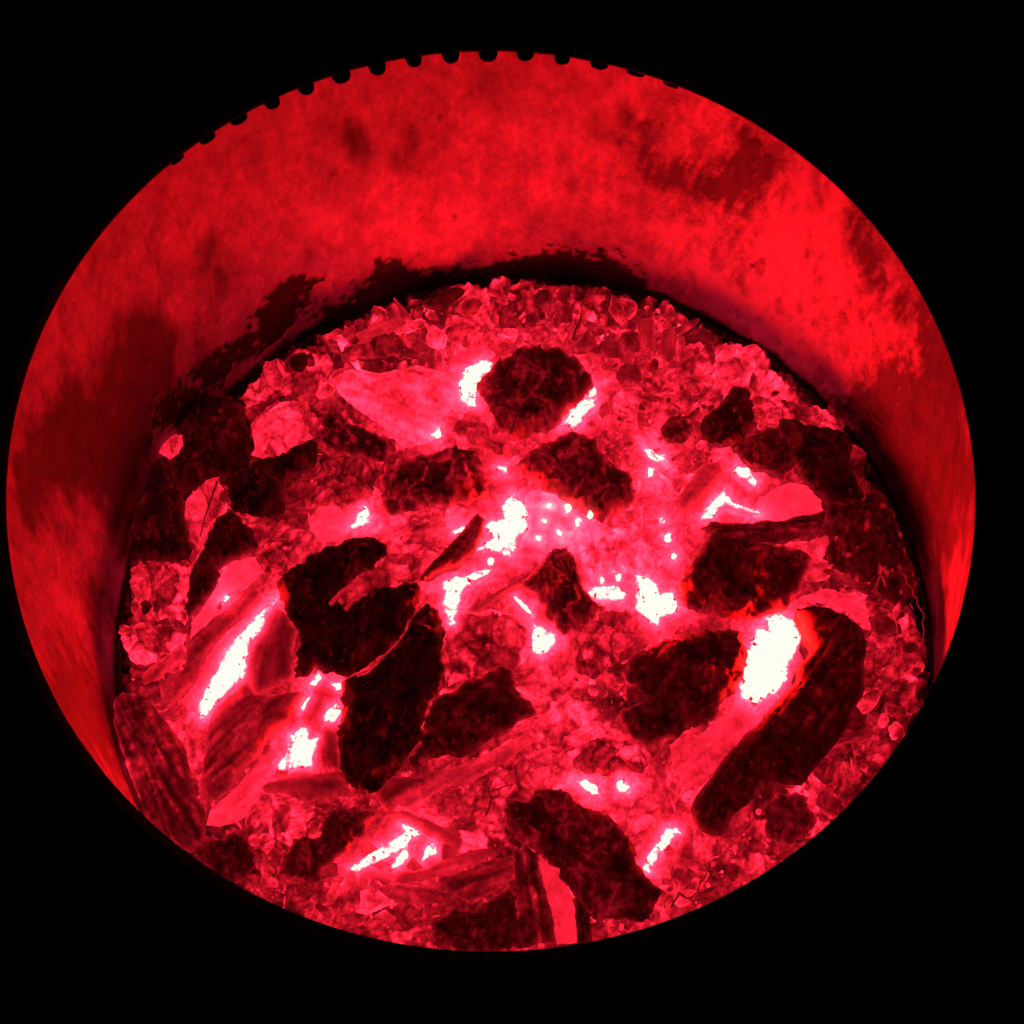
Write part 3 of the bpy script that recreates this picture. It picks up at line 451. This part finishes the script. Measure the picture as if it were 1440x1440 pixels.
BP[:, 2] = bz - DEPTH
bpx = pix(BP); nw, _ = near_white(bpx, 20)
c1 = cellA(BP, 75, 2.0)
h3 = fbmA(BP, 48, 8.8, 4); h4 = fbmA(BP, 130, 3.3, 3)
_, dwb = near_white(bpx, 20)
fb_ = field(bpx); mol = 1 - .50 * sstep(.15, .7, fb_ + .35 * h1 + 1.2 * np.exp(-dwb / 40))   # the hottest places have melted together
glow = .56 * 2 ** (fb_ + .1 + 1.3 * h1 + .6 * h2 + 1.5 * gb + (.35 + .65 * mol) * (1.0 * fr + .5 * fr2 - 1.5 * sstep(-.62, -.75, fr)) - 1.3 * np.exp(-(h3 / .045) ** 2)) * (1 - .75 * (.3 + .7 * mol) * (1 - sstep(.0, .16, fe + .06 * h2))) * (1 - .4 * mol * (1 - sstep(0, .2, fe2))) + (.9 * nw + .3 * np.exp(-dwb / 45)) * 2 ** (1.2 * gb) + 4 * np.exp(-dwb / 6)  # last terms paint a bloom halo around the white-hot spots
glow *= sstep(.005, .022, ed + .010 * h2 + .006 * h1)
mp = -np.ones(NB * NB, int); keep = np.where(ok)[0]; mp[keep] = np.arange(len(keep))
BF = []
for j in range(NB - 1):
    for i in range(NB - 1):
        q = [mp[j * NB + i], mp[j * NB + i + 1], mp[(j + 1) * NB + i + 1], mp[(j + 1) * NB + i]]
        if min(q) >= 0: BF.append(q)
bed = mesh_obj('ember_bed', BP[keep], BF, M_EMBER, None, (0, 0, 0), True, {'glow': glow[keep]})
tag(bed, 'bed of glowing red embers and ash filling the drum', 'ember bed', kind='stuff'); bed['vary'] = .6

# ------------------------------------------------------------------ coal builder
def jag(poly, amp, step, seed):
    out = []; n = len(poly)
    for i in range(n):
        a, b = poly[i], poly[(i + 1) % n]; L = np.hypot(*(b - a)); k = max(1, int(round(L / step)))
        nrm = np.array([b[1] - a[1], a[0] - b[0]]) / (L + 1e-9)
        for j in range(k):
            t = j / k; p = a + (b - a) * t
            f = noise.fractal(Vector((p[0] * 110 + seed, p[1] * 110, seed)), .55, 2.3, 6)
            out.append(p + nrm * amp * f * (.35 + .65 * min(1, 4 * t * (1 - t) + .3)))
    return np.array(out)

def build(name, label, cat, kind, zmm, poly, op, seed):
    zt = zmm * .001 * (.55 if kind == W_ and zmm <= 34 else .72)
    Wp = np.array([at(x, y, zt)[:2] for x, y in poly])
    if np.sum(Wp[:, 0] * np.roll(Wp[:, 1], -1) - np.roll(Wp[:, 0], -1) * Wp[:, 1]) < 0: Wp = Wp[::-1]
    area = abs(np.sum(Wp[:, 0] * np.roll(Wp[:, 1], -1) - np.roll(Wp[:, 0], -1) * Wp[:, 1])) / 2
    st = float(np.clip(math.sqrt(area / 900), .0010, .0021)) if kind != W_ else float(np.clip(math.sqrt(area / 2200), .0006, .0013))
    amp = {D: .0030, R_: .0028, L_: .0012, P_: .0012, W_: .0016}[kind] * (1 if area > 4e-4 else .6)
    if area < 2.5e-5: amp *= .5
    if kind == W_: Wp = Wp.mean(0) + (Wp - Wp.mean(0)) * 1.07
    out = jag(Wp, amp, st * 1.15, seed * 3.7)
    lo, hi = out.min(0), out.max(0)
    n1, n2 = int((hi[0] - lo[0]) / st) + 2, int((hi[1] - lo[1]) / st) + 2
    G = np.stack(np.meshgrid(lo[0] + np.arange(n1) * st, lo[1] + np.arange(n2) * st), -1).reshape(-1, 2)
    G[:, 0] += st * .5 * (np.arange(len(G)) // n1 % 2)
    G += rng.uniform(-.22, .22, G.shape) * st
    G = G[inside(G, out)]
    if len(G): G = G[seg_dist(G, out) > st * .55]
    pts = [Vector(p) for p in np.vstack([out, G])] if len(G) else [Vector(p) for p in out]
    nb = len(out)
    r = geometry.delaunay_2d_cdt(pts, [], [list(range(nb))], 1, 1e-7)
    XY = np.array([(v.x, v.y) for v in r[0]]); F = [list(f) for f in r[2]]
    d = seg_dist(XY, out); dm = max(d.max(), .002)
    P3 = np.c_[XY, np.zeros(len(XY))]
    q_ = out - out.mean(0); ev = np.linalg.eigh(q_.T @ q_)[1][:, 1]
    g = np.array(op.get('gx', ev), float); g /= np.hypot(*g); pr = np.array([-g[1], g[0]])
    A = np.c_[XY @ g, XY @ pr, np.full(len(XY), seed * .13)]
    fa = fbmA(P3, 55, seed * 1.9, 4); fb = fbmA(P3, 190, seed * 2.3, 4)
    gr = fbmA(A * np.array([22, 190, 1]), 1.0, seed * 1.1, 4)
    ce = cellA(P3, op.get('cell', 60), seed * 1.7) if kind in (D, R_) or op.get('vein') else np.ones(len(XY))
    fe, fr, fh = facetA(P3, op.get('fsc', 52 if area > 6e-4 else 85), seed * 2.7)
    T = min(.5 * dm + .004, .016)
    gf = grainA(P3, fr, seed * .7) if kind in (D, R_) else gr
    spl = np.exp(-(gr / .035) ** 2) * sstep(.05, .35, fbmA(P3, 30, seed * 6.1, 3) + .08)
    if kind == D:
        h = T * .8 * (1 - np.exp(-d / .005)) + (.0030 * fa + .95 * fh + .0030 * fr) * sstep(0, .005, d) + .0009 * fb + .0024 * gr + .0014 * gf - .0030 * spl * sstep(0, .004, d) - .0022 * (1 - sstep(0, .16, ce)) * sstep(0, .004, d)
    elif kind == R_:
        h = T * .7 * (1 - np.exp(-d / .004)) + .0026 * fa + .0012 * fb + .0010 * gr + (.7 * fh + .002 * fr) * sstep(0, .004, d) - .002 * (1 - sstep(0, .2, ce)) * sstep(0, .004, d)
    elif kind == L_:
        h = T * np.sqrt(np.clip(1 - (1 - d / dm) ** 2, 0, 1)) + .0020 * gr + .0012 * fa + .0007 * fb
    elif kind == P_:
        h = T * .4 * (1 - np.exp(-d / .005)) + .0016 * fa + .0008 * gr + .0004 * fb
    else:
        h = .0016 * (1 - np.exp(-d / .002)) + .0012 * fa + .0008 * fb
    h -= .30 * T * sstep(.003, 0, d) * 0
    c0 = XY.mean(0); tilt = rng.uniform(-.12, .12, 2) + (np.array([.04, -.24]) if kind == W_ else 0)
    Z = zt - DEPTH + h + (XY - c0) @ tilt
    px = pix(np.c_[XY, Z]); nw, dw = near_white(px, 7.0)
    # ------- temperature, with bloom near white-hot spots painted into the glow
    crease = np.exp(-(fbmA(P3, 42, seed * 3.1, 4) / .05) ** 2) + .8 * np.exp(-(fbmA(P3, 110, seed * 4.1, 3) / .05) ** 2)
    if kind == D or (kind == L_ and 'heat' not in op):
        gl = op.get('base', .01) * 2 ** (1.5 * fb + 1.6 * fa + (2.2 if kind == L_ else .8) * gr - 1.0 * crease)
        gl = gl * 2 ** (1.2 * gf) + (.07 + .25 * op.get('rim', .1)) * spl
        rim = op.get('rim', .1)
        mask = sstep(-.25, .35, fbmA(P3, 38, seed * 5.3, 3) + .1)
        gl = gl + rim * np.exp(-d / .0016) * (.25 + mask) * 2 ** fb + .55 * nw * np.exp(-d / .004)
        if op.get('vein'): gl += op['vein'] * np.exp(-(ce / .09) ** 2) * sstep(-.2, .35, fa + .5 * fb)
        sp = fbmA(P3, 170, seed * 7.7, 3); gl += op.get('spots', .012 if op.get('base', .02) < .015 else .05) * sstep(.52, .66, sp)
    elif kind == W_:
        hh = op.get('heat', 60.0) * 5.3
        sp = fbmA(P3, 330, seed * 7.7, 4)
        w_ = min(.0036, .55 * dm)
        q = sstep(-.0021, w_, d + .0012 * fb + .0010 * fa)
        q = q * (1 - .6 * sstep(.26, .50, fbmA(P3, 150, seed * 9.1, 4)) * sstep(.012, .001, d))
        gl = 2.4 * (25 / 2.4) ** np.clip(q / .7, 0, 1) + max(hh - 25, 0) * sstep(.7, 1, q)
        gl = np.where((sp > .45) & (d < .006), .25, gl) if area > 8e-5 else gl
    else:
        hh = op.get('heat', .5); v = op.get('vary', 1.0)
        if kind == R_: t = .5 * fb + .9 * fa + .6 * gr + 1.1 * gf + 1.15 * fr - 1.7 * (1 - sstep(0, .16, fe)) - .7 * crease + .25
        elif kind == L_: t = 1.8 * gr + .6 * fa + .4 * fb - .5 * crease
        else: t = .9 * fa + .9 * gr + .5 * fb - .9 * crease + .2
        gl = hh * 2 ** (v * t)
        gl += op.get('rim', 0) * np.exp(-d / .0018) * 2 ** fb + (1.4 * nw + 3.0 * np.exp(-dw / 4) if kind != P_ else 2.6 * nw + 4.5 * np.exp(-dw / 6))
    bm = bmesh.new(); la = bm.verts.layers.float.new('glow')
    vs = []
    for i in range(len(XY)):
        v = bm.verts.new((XY[i, 0], XY[i, 1], Z[i])); v[la] = gl[i]; vs.append(v)
    for f in F:
        try: bm.faces.new([vs[k] for k in f])
        except ValueError: pass
    bm.verts.ensure_lookup_table(); bm.normal_update()
    if sum(f.normal.z for f in bm.faces) < 0:
        bmesh.ops.reverse_faces(bm, faces=bm.faces[:])
    side = {D: op.get('rim', .1) * .8 + .06, R_: op.get('heat', .5), L_: op.get('heat', op.get('base', .1)) * 1.2 + .05, P_: op.get('heat', 1), W_: 3.0}[kind]
    z0 = -DEPTH - .006
    edges = [e for e in bm.edges if len(e.link_faces) == 1]
    for t, ins in ((.30, .97), (.65, .90), (1.0, .80)):
        ex = bmesh.ops.extrude_edge_only(bm, edges=edges)['geom']
        nv = [e for e in ex if isinstance(e, bmesh.types.BMVert)]; edges = [e for e in ex if isinstance(e, bmesh.types.BMEdge)]
        for v in nv:
            q = c0 + (np.array(v.co[:2]) - c0) * ins
            f = noise.noise(Vector((v.co.x * 150, v.co.y * 150, seed + t * 9)))
            q = q + (q - c0) * .03 * f * (kind != W_)
            q[1] += .20 * zt * (1 if t == 1 else .5)
            v.co = (q[0], q[1], v.co.z + (z0 - v.co.z) * (t if t == 1 else t * (.9 + .3 * f)))
            v[la] = side * (.6 + .8 * abs(f)) * (1 + t)
        edges = [e for e in edges if len(e.link_faces) == 1]
    try: bmesh.ops.holes_fill(bm, edges=edges, sides=0)
    except Exception: pass
    loc = (c0[0], c0[1], z0)
    bmesh.ops.translate(bm, verts=bm.verts, vec=-Vector(loc))
    for f in bm.faces: f.smooth = True
    me = bpy.data.meshes.new(name); bm.to_mesh(me); bm.free(); me.materials.append(M_EMBER)
    o = bpy.data.objects.new(name, me); COL.objects.link(o); o.location = loc
    o['vary'] = {D: .55, R_: .65, L_: .40, P_: .22, W_: .15}[kind]
    tag(o, label, cat, op.get('group'))
    return o
ROOT = {}
for i, (name, label, cat, kind, z, poly, op) in enumerate(ITEMS):
    ROOT[label] = build(name, label, cat, kind, z, poly, op, i * 1.37 + 2)

# ------------------------------------------------------------------ loose crumbs
POLYS = [(it[5], it[5].min(0), it[5].max(0)) for it in ITEMS]
def covered(x, y):
    for p, lo, hi in POLYS:
        if lo[0] - 2 < x < hi[0] + 2 and lo[1] - 2 < y < hi[1] + 2 and inside(np.array([[x, y]]), p)[0]: return True
    return False
ICO = {}
def ico(sub):
    if sub not in ICO:
        bm = bmesh.new(); bmesh.ops.create_icosphere(bm, subdivisions=sub, radius=1); bm.verts.ensure_lookup_table()
        ICO[sub] = (np.array([v.co[:] for v in bm.verts]), [tuple(v.index for v in f.verts) for f in bm.faces]); bm.free()
    return ICO[sub]
def lump(size, shape, seed, sub=3):
    V, F = ico(sub); V = V.copy()
    for k in range(7):                                  # cleave flat facets
        n = rng.normal(size=3); n /= np.linalg.norm(n); d = rng.uniform(.45, .8)
        s = V @ n - d; V -= np.outer(np.clip(s, 0, None) * .9, n)
    V += .12 * np.array([noise.noise_vector(Vector(v) * 2.3 + Vector((seed, 0, seed)))[:] for v in V])
    V = V * (np.array(shape) * size)
    a, b, c = rng.uniform(0, 6.28), rng.normal(0, .5), rng.normal(0, .5)
    Rz = np.array([[math.cos(a), -math.sin(a), 0], [math.sin(a), math.cos(a), 0], [0, 0, 1]])
    Rx = np.array([[1, 0, 0], [0, math.cos(b), -math.sin(b)], [0, math.sin(b), math.cos(b)]])
    Ry = np.array([[math.cos(c), 0, math.sin(c)], [0, 1, 0], [-math.sin(c), 0, math.cos(c)]])
    return V @ (Rz @ Rx @ Ry).T, F
REG = [  # name, label, group, centre-fn region in the photo, count, size range mm, heat
 ('ember_crumb', 'small red ember crumb in the loose heap along the far wall', 'ember crumbs along the far wall', lambda x, y: 400 < x < 1060 and y < 520, 125, (4, 19), .62),
 ('ember_crumb', 'small ember crumb among the red crumbs right of the round cracked lump', 'ember crumbs at the far right', lambda x, y: 830 < x < 1200 and 500 < y < 650, 55, (4, 14), .6),
 ('ember_crumb', 'small ember crumb in the bright middle of the fire', 'ember crumbs in the middle of the fire', lambda x, y: 640 < x < 1000 and 640 <= y < 1000, 30, (3, 8), 1.1),
 ('ember_crumb', 'small ember crumb between the long smooth log and the right wall', 'ember crumbs along the right wall', lambda x, y: x > 1130 and y > 800, 65, (4, 17), .5),
 ('ember_crumb', 'small ember crumb in the loose heap along the bottom rim', 'ember crumbs along the bottom rim', lambda x, y: 360 < x < 1150 and y > 1195, 75, (4, 18), .55),
 ('ember_crumb', 'small ember crumb among the coals and red logs on the left', 'ember crumbs among the left logs', lambda x, y: x < 480 and 480 < y < 1250, 45, (4, 14), .5),
]
def bed_ok(x, y):
    p = at(x, y, .004); return math.hypot(p.x - BX, p.y) < .286 and ((x - 690) / 676) ** 2 + ((y - 705) / 628) ** 2 < 1
TOTAL = 0
for (nm, lab, grp, reg, cnt, (s0, s1), heat) in REG:
    k = 0; tries = 0
    while k < cnt and tries < 20000:
        tries += 1
        x, y = rng.uniform(160, 1310), rng.uniform(390, 1335)
        if not reg(x, y) or not bed_ok(x, y) or covered(x, y): continue
        s = (s0 + (s1 - s0) * rng.uniform() ** 2.0) * .001 * .8; pe = at(x, y, 0); ew = RAD - math.hypot(pe.x - BX, pe.y); p = at(x, y, s * .4 + (.016 * rng.uniform() if ew < .06 else .003))
        sh = random.choice([(1, .8, .7), (1, .55, .5), (1.4, .4, .3), (1.7, .32, .25), (1, .9, .35), (.5, .4, 1.1), (1.2, .7, .25)])
        V, F = lump(s, sh, k * 1.7 + 3 * cnt)
        wv = V + np.array([p.x, p.y, p.z])
        f = field(np.array([[x, y]]))[0]; nw, _ = near_white(np.array([[x, y]]), 22)
        base = heat * 2 ** (.55 * f + rng.normal(.2, 1.0) - (2.2 if ew < .024 and rng.uniform() < .45 else 0))
        gl = base * 2 ** (1.6 * fbmA(wv, 130, k * 1.1, 4) - 1.3 * np.exp(-(fbmA(wv, 90, k * 1.9, 3) / .06) ** 2)) * (.38 + .95 * sstep(s * .8, -s * .6, V[:, 2])) + .8 * nw[0]
        o = mesh_obj(nm, wv, F, M_EMBER, None, (p.x, p.y, p.z), bool(k % 3), {'glow': gl}); o['vary'] = .6
        tag(o, lab, 'ember', grp); k += 1; TOTAL += 1

# fine broken ember grit over the whole bed
GVs, GFs, GG = [], [], []; off = 0
cnt = 0
while cnt < 1700:
    x, y = rng.uniform(160, 1315), rng.uniform(395, 1335)
    if not bed_ok(x, y) : continue
    edge_bias = min(1, .35 + 1.1 * max(0, (520 - y) / 100) + (x > 1150) * .7 + (y > 1180) * .6 + (x < 300) * .5 + (830 < x < 1150 and y < 660) * .6)
    if rng.uniform() > edge_bias or covered(x, y) or near_white(np.array([[x, y]]), 25)[0][0] > .3: continue
    s = (1 + 2.8 * rng.uniform() ** 2) * .001; p = at(x, y, .004 + s * .5)
    sh = random.choice([(1, .8, .7), (1.5, .4, .35), (1.9, .3, .25), (1, .9, .4)])
    V, F = lump(s, sh, cnt * .37, 1)
    V = V + np.array([p.x, p.y, p.z]); 
    f = field(np.array([[x, y]]))[0]
    GVs.append(V); GFs += [tuple(i + off for i in q) for q in F]; off += len(V)
    GG.append(np.full(len(V), .5 * 2 ** (.7 * f + np.clip(rng.normal(-.1, 1.0), -.7 if f > .1 or y > 600 else -2, 2)))); cnt += 1
grit = mesh_obj('ember_grit', np.vstack(GVs), GFs, M_EMBER, None, (0, 0, 0), False, {'glow': np.concatenate(GG)})
tag(grit, 'fine broken ember grit scattered over the bed', 'ember grit', kind='stuff'); grit['vary'] = .6

# ------------------------------------------------------------------ thin twigs, wires of ash
def strand(name, label, pts, rad, glow, parent=None, cat='twig', z=.03, curl=.0012):
    P = [np.array(at(x, y, z + dz)) for (x, y, dz) in pts]
    Q = []
    for i in range(len(P) - 1):
        for t in np.linspace(0, 1, 7, endpoint=False):
            a, b = P[max(i - 1, 0)], P[i]; c, d = P[i + 1], P[min(i + 2, len(P) - 1)]
            q = .5 * (2 * b + (c - a) * t + (2 * a - 5 * b + 4 * c - d) * t * t + (3 * b - a - 3 * c + d) * t ** 3)
            Q.append(q + curl * np.array(noise.noise_vector(Vector(q) * 180)[:]))
    Q.append(P[-1]); V, F = [], []; n = 5
    for i, q in enumerate(Q):
        tg = Q[min(i + 1, len(Q) - 1)] - Q[max(i - 1, 0)]; tg = tg / (np.linalg.norm(tg) + 1e-9)
        u = np.cross(tg, (0, 0, 1.0)); u = u / (np.linalg.norm(u) + 1e-9); w = np.cross(u, tg)
        r = rad * (1 - .6 * i / len(Q)) * (1 + .25 * noise.noise(Vector(q) * 400))
        for k in range(n):
            a = 2 * math.pi * k / n; V.append(q + r * (u * math.cos(a) + w * math.sin(a)))
    for i in range(len(Q) - 1):
        for k in range(n):
            m = (k + 1) % n; F.append((i * n + k, i * n + m, (i + 1) * n + m, (i + 1) * n + k))
    F += [tuple(range(n - 1, -1, -1)), tuple(range((len(Q) - 1) * n, len(Q) * n))]
    o = mesh_obj(name, V, F, M_EMBER, parent, tuple(P[0]), True, {'glow': np.full(len(V), glow)}); o['vary'] = .4
    if parent is None: tag(o, label, cat)
    return o
strand('charred_twig', 'thin curled glowing strand hanging along the right wall, outer one', [(1270, 810, .01), (1292, 850, .012), (1298, 900, .01), (1290, 950, .006), (1270, 975, 0)], .0005, .35, curl=.003)
strand('charred_twig', 'thin looped glowing strand left of the outer strand at the right wall', [(1238, 855, .012), (1252, 862, .014), (1262, 885, .012), (1258, 915, .006), (1272, 935, .006)], .0006, .6, curl=.002)
strand('charred_twig', 'short crooked strand at the top of the right wall crumbs', [(1245, 822, .014), (1240, 810, .018), (1232, 822, .016), (1226, 832, .01)], .0008, .4)
t1 = strand('charred_twig', 'dark spidery twig standing above the ridged charred log', [(682, 1148, 0), (690, 1125, .006), (687, 1110, .01), (692, 1096, .016)], .0009, .12)
for q in ([(690, 1125, .006), (702, 1118, .01), (700, 1108, .012)], [(687, 1110, .01), (676, 1112, .012), (670, 1118, .012)], [(692, 1112, .01), (730, 1098, .01)]):
    strand('twig_branch', None, q, .0006, .2, t1)
t2 = strand('charred_twig', 'dark forked twig close to the bottom rim right of the ridged log', [(944, 1275, .0), (955, 1258, .006), (968, 1262, .01), (982, 1255, .012), (986, 1232, .014)], .0009, .12)
for q in ([(982, 1255, .012), (1000, 1262, .01), (1012, 1272, .006)], [(968, 1262, .01), (978, 1270, .006)], [(984, 1243, .014), (992, 1228, .016), (980, 1222, .018)]):
    strand('twig_branch', None, q, .0007, .18, t2)
strand('charred_twig', 'thin curved dark twig on the far embers above the round cracked lump', [(806, 478, .01), (812, 458, .014), (818, 440, .018), (817, 428, .02)], .0010, .1)
strand('charred_twig', 'thin looped twig near the bottom right rim', [(1003, 1252, .004), (1012, 1240, .01), (1006, 1226, .012), (1020, 1232, .01), (1032, 1240, .006)], .0010, .3)
strand('ash_splinter', 'pale thin splinter lying before the largest coal notch', [(464, 848, .036), (480, 833, .036), (497, 822, .036), (512, 815, .036)], .0018, .5, cat='splinter')
strand('ash_splinter', 'short glowing splinter on top of the largest coal', [(486, 858, .045), (494, 846, .045), (506, 838, .043), (516, 836, .043)], .0018, .45, cat='splinter')
# glowing seam of the largest coal and its neighbours
seam = strand('glowing_seam', None, [(502, 952, .030), (515, 944, .031), (535, 928, .032), (548, 914, .034), (560, 902, .034)], .0013, .5, ROOT['tall black coal leaning below the largest split coal'])
strand('dark_crack', None, [(306, 676, .018), (296, 705, .020), (288, 730, .018), (282, 756, .012)], .0008, .03, ROOT['leaf shaped bright ember with a dark crack, beside the diamond shaped coal'])
# glowing heart in the notch of the largest coal
build('ember_wedge', 'red glowing wedge held in the notch of the largest coal', 'ember', R_, 46, P2('466,846 486,822 504,806 530,788 545,780 575,778 592,795 588,816 552,826 524,832 490,850 474,852'), dict(heat=.6, vary=.9), 311.7)
